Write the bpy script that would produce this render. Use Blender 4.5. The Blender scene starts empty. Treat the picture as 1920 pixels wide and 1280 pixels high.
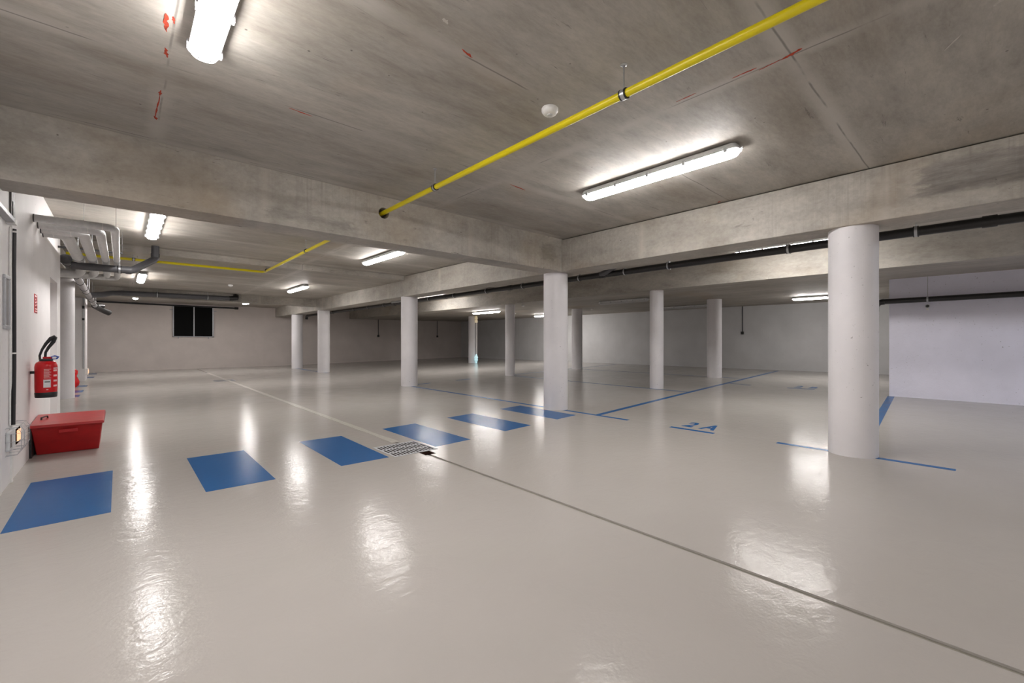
import bpy, bmesh, math, random
from mathutils import Vector, Matrix
random.seed(4)
C = bpy.context.scene.collection
sc = bpy.context.scene

# ---------------------------------------------------------------- camera
cam_d = bpy.data.cameras.new('camera')
cam = bpy.data.objects.new('camera', cam_d)
C.objects.link(cam)
cam.location = (0, 0, 1.12)
cam.rotation_euler = (math.radians(90), 0, -math.radians(90 - 47.815))
cam_d.sensor_width = 36
cam_d.lens = 806.6 / 1920 * 36
cam_d.clip_start = 0.02
cam_d.clip_end = 100
sc.camera = cam

# ---------------------------------------------------------------- world, exposure
w = bpy.data.worlds.new('world')
sc.world = w
w.use_nodes = True
w.node_tree.nodes['Background'].inputs[0].default_value = (0.9, 0.93, 1, 1)
w.node_tree.nodes['Background'].inputs[1].default_value = 0.02
sc.view_settings.view_transform = 'Standard'
sc.view_settings.look = 'None'
sc.view_settings.gamma = 1
sc.view_settings.use_curve_mapping = False
sc.view_settings.exposure = 1.0
LAMP = 34.0          # emission of the fluorescent diffusers
WARM = (1.0, 0.96, 0.94)
COOL = (0.86, 0.90, 1.0)


# ---------------------------------------------------------------- materials
def srgb(r, g, b):
    f = lambda c: (c / 255 / 12.92) if c / 255 <= 0.04045 else ((c / 255 + 0.055) / 1.055) ** 2.4
    return (f(r), f(g), f(b), 1)


class NT:
    def __init__(s, name):
        s.m = bpy.data.materials.new(name)
        s.m.use_nodes = True
        s.t = s.m.node_tree
        s.b = s.t.nodes['Principled BSDF']

    def n(s, typ, **kw):
        nd = s.t.nodes.new(typ)
        for k, v in kw.items():
            setattr(nd, k, v)
        return nd

    def l(s, a, b):
        s.t.links.new(a, b)

    def pos(s, scale=(1, 1, 1)):
        g = s.n('ShaderNodeNewGeometry')
        mp = s.n('ShaderNodeVectorMath', operation='MULTIPLY')
        mp.inputs[1].default_value = scale
        s.l(g.outputs['Position'], mp.inputs[0])
        return mp.outputs[0]

    def noise(s, scale, detail=4, vec=None, rough=0.55, dist=0.0):
        nd = s.n('ShaderNodeTexNoise')
        nd.inputs['Scale'].default_value = scale
        nd.inputs['Detail'].default_value = detail
        nd.inputs['Roughness'].default_value = rough
        nd.inputs['Distortion'].default_value = dist
        s.l(vec if vec else s.pos(), nd.inputs['Vector'])
        return nd.outputs['Fac']

    def ramp(s, fac, stops):
        r = s.n('ShaderNodeValToRGB')
        e = r.color_ramp.elements
        while len(e) < len(stops):
            e.new(0.5)
        for i, (p, c) in enumerate(stops):
            e[i].position = p
            e[i].color = c if len(c) == 4 else (*c, 1)
        s.l(fac, r.inputs[0])
        return r.outputs[0]

    def mix(s, fac, a, b, mode='MIX'):
        m = s.n('ShaderNodeMix', data_type='RGBA', blend_type=mode)
        for sock, v in ((m.inputs[0], fac), (m.inputs[6], a), (m.inputs[7], b)):
            if hasattr(v, 'links') or hasattr(v, 'node'):
                s.l(v, sock)
            else:
                sock.default_value = v
        return m.outputs[2]

    def math(s, op, a, b=None, clamp=False):
        m = s.n('ShaderNodeMath', operation=op, use_clamp=clamp)
        for sock, v in ((m.inputs[0], a), (m.inputs[1], b)):
            if v is None:
                continue
            if hasattr(v, 'node'):
                s.l(v, sock)
            else:
                sock.default_value = v
        return m.outputs[0]

    def bump(s, h, strength, dist=0.01):
        b = s.n('ShaderNodeBump')
        b.inputs['Strength'].default_value = strength
        b.inputs['Distance'].default_value = dist
        s.l(h, b.inputs['Height'])
        s.l(b.outputs[0], s.b.inputs['Normal'])

    def set(s, **kw):
        for k, v in kw.items():
            sock = s.b.inputs[k.replace('_', ' ')]
            if hasattr(v, 'node'):
                s.l(v, sock)
            else:
                sock.default_value = v
        return s.m


def plain(name, col, rough=0.5, metal=0.0, nscale=30, var=0.08, spec=0.5):
    t = NT(name)
    f = t.noise(nscale, 3)
    c0 = tuple(max(0, c * (1 - var)) for c in col[:3]) + (1,)
    c1 = tuple(min(1, c * (1 + var)) for c in col[:3]) + (1,)
    t.set(Base_Color=t.ramp(f, [(0.3, c0), (0.7, c1)]), Roughness=rough, Metallic=metal)
    t.b.inputs['Specular IOR Level'].default_value = spec
    return t.m


def concrete(name, ceiling=False, streak=(1, 1, 1), seam=None, stains=()):
    t = NT(name)
    big = t.noise(0.9, 5, t.pos(streak), 0.6, 0.15)
    mid = t.noise(3.6, 8, t.pos(streak), 0.72, 0.25)
    fine = t.noise(26, 5, t.pos((streak[0], streak[1], 1)), 0.7)
    c1 = t.ramp(big, [(0.30, (0.335, 0.300, 0.255)), (0.5, (0.410, 0.385, 0.345)), (0.72, (0.50, 0.468, 0.42))])
    c2 = t.ramp(mid, [(0.28, (0.66, 0.65, 0.64)), (0.5, (0.95, 0.95, 0.95)), (0.72, (1.16, 1.15, 1.13))])
    col = t.mix(0.75, c1, c2, 'MULTIPLY')
    c3 = t.ramp(fine, [(0.3, (0.78, 0.77, 0.75)), (0.62, (1.08, 1.08, 1.08))])
    col = t.mix(0.6, col, c3, 'MULTIPLY')
    # rusty yellow patches
    ru = t.noise(0.7, 3, None, 0.5, 0.5)
    col = t.mix(t.ramp(ru, [(0.58, (0, 0, 0)), (0.75, (0.45, 0.45, 0.45))]), col, (0.36, 0.27, 0.17, 1))
    # dark scratchy flecks
    fl = t.noise(9, 8, t.pos((streak[0] * 0.6, streak[1] * 1.6, 2.0)), 0.75, 0.6)
    col = t.mix(t.ramp(fl, [(0.31, (0.8, 0.8, 0.8)), (0.37, (0, 0, 0))]), col, (0.12, 0.11, 0.10, 1))
    # pin holes
    vo = t.n('ShaderNodeTexVoronoi')
    vo.inputs['Scale'].default_value = 5.5
    t.l(t.pos(), vo.inputs['Vector'])
    col = t.mix(t.ramp(vo.outputs['Distance'], [(0.025, (0.8, 0.8, 0.8)), (0.05, (0, 0, 0))]), col, (0.09, 0.08, 0.07, 1))
    # formwork joints: world aligned plaster bands with a thin crack
    sep = t.n('ShaderNodeSeparateXYZ')
    wob = t.noise(1.6, 4)
    g = t.n('ShaderNodeNewGeometry')
    t.l(g.outputs['Position'], sep.inputs[0])
    wv = t.math('MULTIPLY', t.math('SUBTRACT', wob, 0.5), 0.035)

    def band(axis, off, per, wid):
        p = t.math('ADD', sep.outputs[axis], wv)
        p = t.math('SUBTRACT', p, off)
        m = t.math('PINGPONG', p, per / 2)
        return m
    if ceiling:
        my = band(1, 0.75, 1.25, 0.05)
        mx = band(0, 0.2, 2.63, 0.05)
        d = t.math('MINIMUM', mx, my)
        gate = t.noise(0.9, 2)
        soft = t.ramp(d, [(0.0, (1, 1, 1)), (0.035, (0.75, 0.75, 0.75)), (0.085, (0, 0, 0))])
        k = t.math('MULTIPLY', soft, t.ramp(gate, [(0.38, (0.15, 0.15, 0.15)), (0.58, (0.9, 0.9, 0.9))]))
        col = t.mix(k, col, (0.53, 0.50, 0.455, 1))
        crack = t.ramp(d, [(0.0, (1, 1, 1)), (0.0035, (0.8, 0.8, 0.8)), (0.007, (0, 0, 0))])
        g2 = t.noise(1.7, 3)
        ck = t.math('MULTIPLY', crack, t.ramp(g2, [(0.5, (0, 0, 0)), (0.58, (0.7, 0.7, 0.7))]))
        col = t.mix(ck, col, (0.10, 0.09, 0.08, 1))
    if seam:
        ax, off, per = seam
        gt = t.noise(1.3, 3, t.pos((1, 1, 3)))
        d = band(ax, off, per, 0.05)
        k = t.math('MULTIPLY', t.ramp(d, [(0.0, (0.8, 0.8, 0.8)), (0.02, (0.6, 0.6, 0.6)), (0.07, (0, 0, 0))]),
                   t.ramp(gt, [(0.35, (0.2, 0.2, 0.2)), (0.65, (0.9, 0.9, 0.9))]))
        col = t.mix(k, col, (0.50, 0.455, 0.40, 1))
        # fine vertical board marks
        bd = t.noise(38 if ax == 0 else 34, 3, t.pos((1, 1, 0.03)), 0.6)
        gz = t.noise(0.8, 3)
        k = t.math('MULTIPLY', t.ramp(bd, [(0.5, (0, 0, 0)), (0.7, (0.5, 0.5, 0.5))]),
                   t.ramp(gz, [(0.45, (0, 0, 0)), (0.6, (0.8, 0.8, 0.8))]))
        col = t.mix(k, col, (0.24, 0.22, 0.19, 1))
    for (ax, lo, hi, zl, zh, c_, st) in stains:
        rag = t.math('MULTIPLY', t.math('SUBTRACT', t.noise(7, 6, t.pos((1, 0.6, 2.2)), 0.7), 0.5), 0.5)
        p = t.math('ADD', sep.outputs[ax], rag)
        q = t.math('ADD', sep.outputs[2], t.math('MULTIPLY', rag, 0.3))
        e1 = t.math('MULTIPLY', t.math('SUBTRACT', p, lo), 14.0, True)
        e2 = t.math('MULTIPLY', t.math('MULTIPLY', t.math('SUBTRACT', p, hi), -1.0), 14.0, True)
        e3 = t.math('MULTIPLY', t.math('SUBTRACT', q, zl), 22.0, True)
        e4 = t.math('MULTIPLY', t.math('MULTIPLY', t.math('SUBTRACT', q, zh), -1.0), 22.0, True)
        k = t.math('MULTIPLY', t.math('MULTIPLY', e1, e2), t.math('MULTIPLY', e3, e4))
        hz = t.ramp(t.noise(6, 6, t.pos((1, 0.5, 4)), 0.7), [(0.35, (1, 1, 1)), (0.65, (0.35, 0.35, 0.35))])
        k = t.math('MULTIPLY', t.math('MULTIPLY', k, hz), st)
        col = t.mix(k, col, c_)
    t.set(Base_Color=col, Roughness=t.ramp(mid, [(0.3, (0.5, 0.5, 0.5)), (0.7, (0.72, 0.72, 0.72))]))
    t.b.inputs['Specular IOR Level'].default_value = 0.35
    h = t.math('ADD', t.math('MULTIPLY', fine, 0.5), mid)
    t.bump(h, 0.25, 0.006)
    return t.m


def painted(name, col, rough=0.55, speck=0.6, bstr=0.35):
    t = NT(name)
    a = t.noise(1.6, 4)
    f = t.noise(60, 4, None, 0.7)
    c = t.ramp(a, [(0.3, tuple(x * 0.93 for x in col[:3])), (0.7, tuple(min(1, x * 1.04) for x in col[:3]))])
    sp = t.noise(42, 2, None, 0.5)
    g = t.noise(3, 2)
    k = t.math('MULTIPLY', t.ramp(sp, [(0.70, (0, 0, 0)), (0.76, (speck, speck, speck))]),
               t.ramp(g, [(0.4, (0.1, 0.1, 0.1)), (0.6, (1, 1, 1))]))
    c = t.mix(k, c, (0.22, 0.21, 0.20, 1))
    t.set(Base_Color=c, Roughness=rough)
    h = t.math('ADD', f, t.noise(14, 3))
    t.bump(h, bstr, 0.003)
    return t.m


def floor_mat(name, kind='epoxy'):
    t = NT(name)
    big = t.noise(0.45, 4, None, 0.5, 0.3)
    if kind == 'epoxy':
        col = t.ramp(big, [(0.3, (0.415, 0.388, 0.360)), (0.7, (0.455, 0.430, 0.402))])
        vo = t.n('ShaderNodeTexVoronoi')
        vo.inputs['Scale'].default_value = 2.3
        t.l(t.pos(), vo.inputs['Vector'])
        col = t.mix(t.ramp(vo.outputs['Distance'], [(0.012, (0.8, 0.8, 0.8)), (0.02, (0, 0, 0))]), col, (0.12, 0.11, 0.10, 1))
        sc_ = t.noise(5, 3, t.pos((0.35, 2.6, 1)), 0.5, 2.5)
        col = t.mix(t.ramp(sc_, [(0.78, (0, 0, 0)), (0.84, (0.12, 0.12, 0.12))]), col, (0.24, 0.225, 0.20, 1))
    else:
        col = t.ramp(big, [(0.3, (0.016, 0.105, 0.300)), (0.7, (0.021, 0.125, 0.340))])
    rn = t.noise(3.0, 4, None, 0.6, 0.5)
    ro = 0.0 if kind == 'epoxy' else 0.065
    t.set(Base_Color=col, Roughness=t.ramp(rn, [(0.3, (0.13 + ro,) * 3), (0.75, (0.19 + ro,) * 3)]))
    t.b.inputs['Specular IOR Level'].default_value = 0.08 if kind == 'epoxy' else 0.07
    orange = t.noise(75, 2, None, 0.5)
    wave = t.noise(9, 2, t.pos((1, 1.7, 1)), 0.5, 0.8)
    slow = t.noise(1.8, 2)
    h = t.math('ADD', t.math('MULTIPLY', orange, 0.13), t.math('MULTIPLY', wave, 0.45))
    h = t.math('ADD', h, t.math('MULTIPLY', slow, 0.55))
    t.bump(h, 0.8, 0.005)
    return t.m


def emit(name, col, strength, dim=0.75):
    t = NT(name)
    t.set(Base_Color=(0.9, 0.9, 0.9, 1), Roughness=0.3)
    f = t.noise(40, 2)
    c = t.ramp(f, [(0.3, tuple(x * 0.97 for x in col)), (0.7, col)])
    t.l(c, t.b.inputs['Emission Color'])
    t.b.inputs['Emission Strength'].default_value = strength
    return t.m


M = dict(
    ceil=concrete('ceiling concrete', True, (0.5, 1.6, 1)),
    beamx=concrete('beam concrete along x', False, (0.8, 1.0, 1.5), (0, 1.0, 2.4),
                   ((0, 1.0, 1.9, 2.28, 2.42, (0.17, 0.16, 0.14, 1), 0.6), (0, 4.7, 5.1, 2.35, 2.66, (0.20, 0.19, 0.16, 1), 0.6))),
    beamy=concrete('beam concrete along y', False, (1.0, 0.8, 1.5), (1, 0.62, 2.5),
                   ((1, -1.2, 0.45, 2.36, 2.68, (0.17, 0.155, 0.15, 1), 0.8), (1, 1.75, 1.95, 2.38, 2.46, (0.16, 0.15, 0.13, 1), 0.9),
                    (1, 1.6, 1.95, 2.60, 2.64, (0.16, 0.15, 0.13, 1), 0.9), (1, 0.52, 0.60, 2.3, 2.66, (0.33, 0.25, 0.18, 1), 0.7))),
    lowslab=concrete('low slab concrete', False, (1.6, 0.5, 1.5)),
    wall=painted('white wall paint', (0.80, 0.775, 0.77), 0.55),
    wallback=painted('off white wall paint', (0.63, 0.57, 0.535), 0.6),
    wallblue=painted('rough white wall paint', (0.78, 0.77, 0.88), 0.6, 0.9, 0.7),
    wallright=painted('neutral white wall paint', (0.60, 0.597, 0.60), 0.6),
    column=painted('column paint', (0.75, 0.73, 0.745), 0.5, 0.8),
    floor=floor_mat('epoxy floor'),
    blue=floor_mat('blue floor paint', 'blue'),
    groove=plain('groove sealant', (0.27, 0.255, 0.215, 1), 0.5),
    filler=plain('pale joint filler', (0.60, 0.57, 0.52, 1), 0.22),
    black=plain('black plastic', (0.012, 0.012, 0.013, 1), 0.4),
    blackpipe=plain('black drain pipe', (0.017, 0.016, 0.016, 1), 0.3),
    grey=plain('grey drain pipe plastic', (0.085, 0.085, 0.092, 1), 0.35),
    greyl=plain('grey white pipe sleeve', (0.42, 0.41, 0.41, 1), 0.35, 0.1),
    whitepipe=plain('white pipe insulation', (0.66, 0.66, 0.655, 1), 0.45),
    yellow=plain('yellow gas pipe paint', (0.74, 0.62, 0.004, 1), 0.28, 0, 8, 0.015),
    steel=plain('galvanised steel', (0.50, 0.51, 0.53, 1), 0.38, 0.85),
    steelp=plain('pale grey metal', (0.42, 0.43, 0.45, 1), 0.4, 0.3),
    plastic=plain('light grey plastic housing', (0.62, 0.63, 0.63, 1), 0.4),
    white=plain('white plastic', (0.80, 0.79, 0.77, 1), 0.4),
    red=plain('red enamel', (0.62, 0.008, 0.012, 1), 0.2, 0, 6, 0.05),
    redbox=plain('red glass fibre', (0.40, 0.010, 0.012, 1), 0.33, 0, 12, 0.12),
    redchalk=plain('red chalk', (0.42, 0.05, 0.02, 1), 0.9, 0, 60, 0.4),
    paper=plain('white sticker', (0.78, 0.77, 0.78, 1), 0.5),
    print_=plain('pale print', (0.80, 0.55, 0.55, 1), 0.5),
    bluetag=plain('blue plastic', (0.03, 0.09, 0.45, 1), 0.4),
    door=plain('white door paint', (0.66, 0.65, 0.64, 1), 0.4),
    brass=plain('brass', (0.75, 0.50, 0.15, 1), 0.25, 0.9),
    glassy=plain('dark interior', (0.006, 0.006, 0.006, 1), 0.8, 0, 30, 0.08, 0.1),
    rust=plain('rusty sump', (0.016, 0.008, 0.006, 1), 0.95, 0, 30, 0.3, 0.0),
    ductgrey=plain('mid grey duct plastic', (0.19, 0.185, 0.18, 1), 0.5),
    picture=plain('poster behind glass', (0.48, 0.46, 0.46, 1), 0.12, 0, 3, 0.12),
    lampw=emit('lit diffuser warm white', WARM, LAMP),
    lampb=emit('lit diffuser bright white', (1.0, 0.96, 0.93), LAMP * 1.15),
    lampc=emit('lit diffuser cool white', COOL, LAMP * 1.7),
    lampoff=plain('unlit diffuser', (0.45, 0.45, 0.45, 1), 0.3),
    amber=emit('amber lamp', (1.0, 0.42, 0.12), 0.6),
    teal=emit('teal indicator', (0.30, 0.75, 0.85), 0.30),
    gold=emit('gold indicator', (1.0, 0.70, 0.22), 0.12),
)


# ---------------------------------------------------------------- mesh helpers
class MB:
    def __init__(s):
        s.v, s.f = [], []

    def add(s, v, f):
        o = len(s.v)
        s.v += [tuple(p) for p in v]
        s.f += [tuple(i + o for i in q) for q in f]
        return s

    def box(s, x0, x1, y0, y1, z0, z1):
        v = [(x, y, z) for x in (x0, x1) for y in (y0, y1) for z in (z0, z1)]
        f = [(0, 1, 3, 2), (4, 6, 7, 5), (0, 4, 5, 1), (2, 3, 7, 6), (0, 2, 6, 4), (1, 5, 7, 3)]
        return s.add(v, f)

    def hexa(s, bottom, top):
        v = list(bottom) + list(top)
        f = [(3, 2, 1, 0), (4, 5, 6, 7)] + [(i, (i + 1) % 4, 4 + (i + 1) % 4, 4 + i) for i in range(4)]
        return s.add(v, f)

    def loft(s, rings, cap=True):
        n = len(rings[0])
        o = len(s.v)
        for r in rings:
            s.v += [tuple(p) for p in r]
        for i in range(len(rings) - 1):
            for j in range(n):
                a, b = o + i * n + j, o + i * n + (j + 1) % n
                s.f.append((a, b, b + n, a + n))
        if cap:
            s.f.append(tuple(o + j for j in reversed(range(n))))
            s.f.append(tuple(o + (len(rings) - 1) * n + j for j in range(n)))
        return s

    def tube(s, pts, r, n=16, cap=True):
        pts = [Vector(p) for p in pts]
        rr = r if isinstance(r, (list, tuple)) else [r] * len(pts)
        rings = []
        prev = None
        for i, p in enumerate(pts):
            a = (pts[i] - pts[i - 1]).normalized() if i else None
            b = (pts[i + 1] - pts[i]).normalized() if i < len(pts) - 1 else None
            d = ((a + b).normalized() if a is not None and b is not None else (a if b is None else b))
            if prev is None:
                up = Vector((0, 0, 1)) if abs(d.z) < 0.9 else Vector((1, 0, 0))
                u = d.cross(up).normalized()
            else:
                u = (prev - d * prev.dot(d)).normalized()
            prev = u
            v = d.cross(u)
            k = 1.0
            if a is not None and b is not None:
                k = 1 / max(0.5, (a.dot(d)))
            ring = []
            for j in range(n):
                t = 2 * math.pi * j / n
                ring.append(p + (u * math.cos(t) + v * math.sin(t)) * rr[i] * (1 if k < 1.02 else 1))
            rings.append(ring)
        return s.loft(rings, cap)

    def lathe(s, prof, c=(0, 0, 0), n=40, cap=True):
        rings = [[(c[0] + r * math.cos(2 * math.pi * j / n), c[1] + r * math.sin(2 * math.pi * j / n), c[2] + z)
                  for j in range(n)] for r, z in prof]
        return s.loft(rings, cap)

    def build(s, name, mat, parent=None, smooth=False, bevel=0.0, origin=None):
        me = bpy.data.meshes.new(name)
        off = Vector(origin) if origin else (Vector(parent_world(parent)) if parent else Vector((0, 0, 0)))
        me.from_pydata([tuple(Vector(p) - off) for p in s.v], [], s.f)
        me.materials.append(mat)
        bm = bmesh.new()
        bm.from_mesh(me)
        bmesh.ops.recalc_face_normals(bm, faces=bm.faces)
        bm.to_mesh(me)
        bm.free()
        if smooth:
            me.polygons.foreach_set('use_smooth', [True] * len(me.polygons))
            try:
                me.set_sharp_from_angle(angle=math.radians(38))
            except Exception:
                pass
        o = bpy.data.objects.new(name, me)
        C.objects.link(o)
        if parent:
            o.parent = parent
        elif origin:
            o.location = origin
        if bevel:
            b = o.modifiers.new('bevel', 'BEVEL')
            b.width = bevel
            b.segments = 2
            b.limit_method = 'ANGLE'
            b.angle_limit = math.radians(40)
        return o


def parent_world(p):
    v = Vector((0, 0, 0))
    while p:
        v += Vector(p.location)
        p = p.parent
    return v


def thing(name, label, cat, loc=(0, 0, 0), group=None):
    o = bpy.data.objects.new(name, None)
    o.empty_display_size = 0.1
    C.objects.link(o)
    o.location = loc
    o['label'] = label
    o['category'] = cat
    if group:
        o['group'] = group
    return o


def tag(o, label, cat, group=None):
    o['label'] = label
    o['category'] = cat
    if group:
        o['group'] = group
    return o


def struct(o, label=None):
    o['kind'] = 'structure'
    if label:
        o['label'] = label
    return o


def arc(p0, p1, p2, r, n=6):
    """points of a rounded corner at p1 between p0 and p2"""
    p0, p1, p2 = Vector(p0), Vector(p1), Vector(p2)
    a, b = (p0 - p1).normalized(), (p2 - p1).normalized()
    s, e = p1 + a * r, p1 + b * r
    return [(s * (1 - t) * (1 - t) + p1 * 2 * t * (1 - t) + e * t * t) for t in [i / n for i in range(n + 1)]]


def copy_tree(o, parent=None):
    c = o.copy()
    C.objects.link(c)
    c.parent = parent
    for ch in [x for x in bpy.data.objects if x.parent == o]:
        copy_tree(ch, c)
    return c


FS = 0.0145


def fz(x):
    return FS * max(0.0, x - 5.4)


def cz(x):
    return 2.24 + 0.011 * (x - 5.4)


# ================================================================ the setting
SPLIT = 2.235        # the drainage joint
m = MB()


def slab(x0, x1, y0, y1):
    m.hexa([(x0, y0, -0.2), (x1, y0, -0.2), (x1, y1, -0.2), (x0, y1, -0.2)],
           [(x0, y0, fz(x0)), (x1, y0, fz(x1)), (x1, y1, fz(x1)), (x0, y1, fz(x0))])


slab(-3.2, SPLIT, -9, 22.1)
slab(SPLIT + 0.036, 5.4, -9, 22.1)
slab(5.4, 17.4, -9, 22.1)
m.box(SPLIT, SPLIT + 0.036, -9, 22.1, -0.2, -0.022)
floor = struct(m.build('floor', M['floor']))

MARK = 0.0012


def quad_mark(name, pts, mat, label=None, t=MARK, parent=floor):
    b = [(x, y, fz(x) - 0.003) for x, y in pts]
    tp = [(x, y, fz(x) + t) for x, y in pts]
    o = MB().hexa(b, tp).build(name, mat, parent)
    if label:
        o['label'] = label
    return o


def line_mark(name, a, b, wid, label=None):
    a, b = Vector(a), Vector(b)
    d = (b - a).normalized()
    n = Vector((-d.y, d.x)) * wid / 2
    return quad_mark(name, [a - n, b - n, b + n, a + n], M['blue'], label)


stripes = [[(-0.526, 3.854), (-0.054, 3.859), (-0.060, 5.097), (-0.536, 5.086)],
           [(0.462, 3.900), (0.926, 3.886), (0.928, 5.136), (0.459, 5.150)],
           [(1.461, 3.898), (1.914, 3.885), (1.927, 5.142), (1.464, 5.157)],
           [(2.472, 3.938), (2.953, 3.966), (2.963, 5.245), (2.470, 5.200)],
           [(3.546, 4.043), (4.050, 4.093), (4.036, 5.373), (3.533, 5.325)],
           [(4.636, 4.149), (5.118, 4.199), (5.155, 5.478), (4.643, 5.430)]]
for q in stripes:
    quad_mark('crossing_stripe', q, M['blue'], 'blue painted crossing rectangle on the floor')
for y0, y1 in ((12.35, 12.8), (13.4, 13.95), (15.0, 15.5), (18.5, 19.05), (20.5, 21.0)):
    quad_mark('crossing_stripe', [(-1.4, y0), (-0.65, y0), (-0.65, y1), (-1.4, y1)], M['blue'],
              'short blue crossing rectangle along the left wall')
line_mark('bay_line', (5.345, 3.43), (5.36, 9.62), 0.075, 'long blue line between the columns')
line_mark('bay_line', (5.38, 0.18), (5.375, 1.56), 0.075, 'blue line crossing under the near column')
line_mark('bay_line', (5.385, 15.7), (5.36, 19.2), 0.075, 'blue line between the far columns')
for a, b in (((5.38, 3.985), (8.8, 4.21)), ((8.8, 4.21), (16.05, 4.62))):
    line_mark('bay_divider_line', a, b, 0.09, 'long diagonal blue bay line')
line_mark('bay_divider_line', (5.42, 0.86), (10.83, 1.22), 0.10, 'blue line running to the end of the rough white wall')
line_mark('bay_line', (8.87, 4.24), (9.04, 9.9), 0.07, 'thin blue line past the slim column')
line_mark('bay_line', (12.62, 4.6), (12.5, 10.0), 0.07, 'thin distant blue line')
line_mark('bay_line', (11.05, 3.77), (11.2, 4.31), 0.07)
line_mark('bay_divider_line', (5.55, 9.93), (6.1, 10.0), 0.08)
line_mark('bay_divider_line', (6.97, 10.04), (7.5, 10.1), 0.08)
line_mark('bay_divider_line', (9.3, 10.2), (15.6, 10.6), 0.08)


def floor_text(txt, x, y, size, sx=1.0):
    cu = bpy.data.curves.new('bay_number', 'FONT')
    cu.body = txt
    cu.size = size
    cu.extrude = 0.0006
    cu.offset = 0.015
    cu.align_x = 'CENTER'
    tmp = bpy.data.objects.new('tmp', cu)
    me = bpy.data.meshes.new_from_object(tmp)
    bpy.data.objects.remove(tmp)
    # text right -> world -Y, text up -> world +X
    for v in me.vertices:
        tx, ty, tz = v.co
        X = x + ty
        v.co = (X, y - tx * sx, fz(X) + 0.0006 + tz)
    me.materials.clear()
    me.materials.append(M['blue'])
    o = bpy.data.objects.new('bay_number', me)
    C.objects.link(o)
    o.parent = floor
    return o


o = line_mark('bay_number_bar', (5.345, 2.23), (5.335, 2.79), 0.075, 'blue bar under the bay number')
t1 = floor_text('2', 5.51, 2.655, 0.44, 0.62)
t1['label'] = 'blue painted bay number 2'
t1 = floor_text('A', 5.51, 2.40, 0.44, 0.58)
t1['label'] = 'blue painted bay letter A'
line_mark('bay_number_bar', (11.1, 2.5), (11.05, 3.0), 0.075)
floor_text('2', 11.3, 2.87, 0.45, 0.6)['label'] = 'distant blue painted number 2'
floor_text('B', 11.3, 2.6, 0.45, 0.6)['label'] = 'distant blue painted letter B'

# joint filler: pale ragged band beyond the first grate, dark sealant in the groove before it
rng = random.Random(2)
mb = MB()
n = 60
L, R = [], []
for i in range(n + 1):
    y = 4.42 + (18.6 - 4.42) * i / n
    wv = 0.030 + 0.016 * rng.random()
    cx = SPLIT + 0.018
    L.append((cx - wv, y))
    R.append((cx + wv, y))
rings = []
for (a, b) in zip(L, R):
    rings.append([(a[0], a[1], -0.004), (b[0], b[1], -0.004), (b[0], b[1], 0.0035), (a[0], a[1], 0.0035)])
mb.loft(rings)
o = mb.build('joint_filler', M['filler'], floor)
o['label'] = 'pale ragged filler in the floor joint'
o = MB().box(SPLIT, SPLIT + 0.036, -9, 3.80, -0.03, -0.010).build('joint_sealant', M['groove'], floor)
o['label'] = 'dark recessed sealant in the floor joint'

# ---- ceilings
m = MB()
m.box(-3.2, 5.3, -9, 9.75, 2.75, 3.1)
m.box(-3.2, 5.3, 9.75, 22.1, 2.64, 3.1)
m.box(5.3, 9.3, -9, 9.75, 2.72, 3.1)
m.box(5.3, 9.3, 9.75, 22.1, 2.65, 3.1)
ceiling = struct(m.build('ceiling', M['ceil']))
# low slab over the far bays, with a straight downstand face
xa, xb = 9.06, 8.62
bt = [(xa, -9, cz(xa)), (17.4, -9, cz(17.4)), (17.4, 22.1, cz(17.4)), (xb, 22.1, cz(xb))]
tp = [(xa, -9, 3.1), (17.4, -9, 3.1), (17.4, 22.1, 3.1), (xb, 22.1, 3.1)]
low = struct(MB().hexa(bt, tp).build('ceiling', M['lowslab']), 'lower concrete slab over the far bays')

# ---- red chalk marks and spots on the ceiling
rng = random.Random(9)


def chalk(x0, y0, x1, y1, wid, mat='redchalk', name='chalk_mark', z=2.75):
    a, b = Vector((x0, y0)), Vector((x1, y1))
    d = b - a
    nrm = Vector((-d.y, d.x)).normalized()
    k = 8
    rings = []
    for i in range(k + 1):
        t = i / k
        c = a + d * t + nrm * (rng.random() - 0.5) * wid * 0.35
        h = wid * (0.15 + 0.85 * math.sin(math.pi * min(1, max(0, t)) ** 0.9)) * (0.5 + rng.random()) / 2
        h = max(0.0006, h)
        p, q = c - nrm * h, c + nrm * h
        rings.append([(p.x, p.y, z - 0.0012), (q.x, q.y, z - 0.0012), (q.x, q.y, z + 0.001), (p.x, p.y, z + 0.001)])
    return MB().loft(rings).build(name, M[mat], ceiling)


for a in ((0.160, 2.74, 0.172, 2.90, 0.022), (0.19, 2.74, 0.197, 2.80, 0.012), (0.178, 3.06, 0.190, 3.16, 0.018),
          (0.186, 3.60, 0.184, 3.68, 0.014), (0.186, 3.68, 0.176, 4.08, 0.009), (0.170, 4.04, 0.19, 4.10, 0.016),
          (1.405, 1.965, 1.49, 1.985, 0.014), (2.80, 0.69, 2.83, 0.80, 0.024), (2.822, 0.80, 2.835, 0.92, 0.010),
          (2.80, 0.92, 2.80, 1.06, 0.009), (2.79, 1.28, 2.795, 1.42, 0.006), (2.98, 3.32, 3.22, 3.34, 0.012),
          (0.86, 3.27, 1.02, 3.28, 0.009), (5.15, 2.08, 5.18, 2.12, 0.02), (0.90, 1.925, 0.93, 1.93, 0.01)):
    chalk(*a)['label'] = 'small red chalk mark on the ceiling joint'
for a in ((3.30, 0.09, 3.42, 0.16, 0.006), (3.10, -0.06, 3.14, -0.02, 0.02), (1.20, 1.84, 1.24, 1.86, 0.02)):
    chalk(*a, mat='filler', name='plaster_spot')

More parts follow.
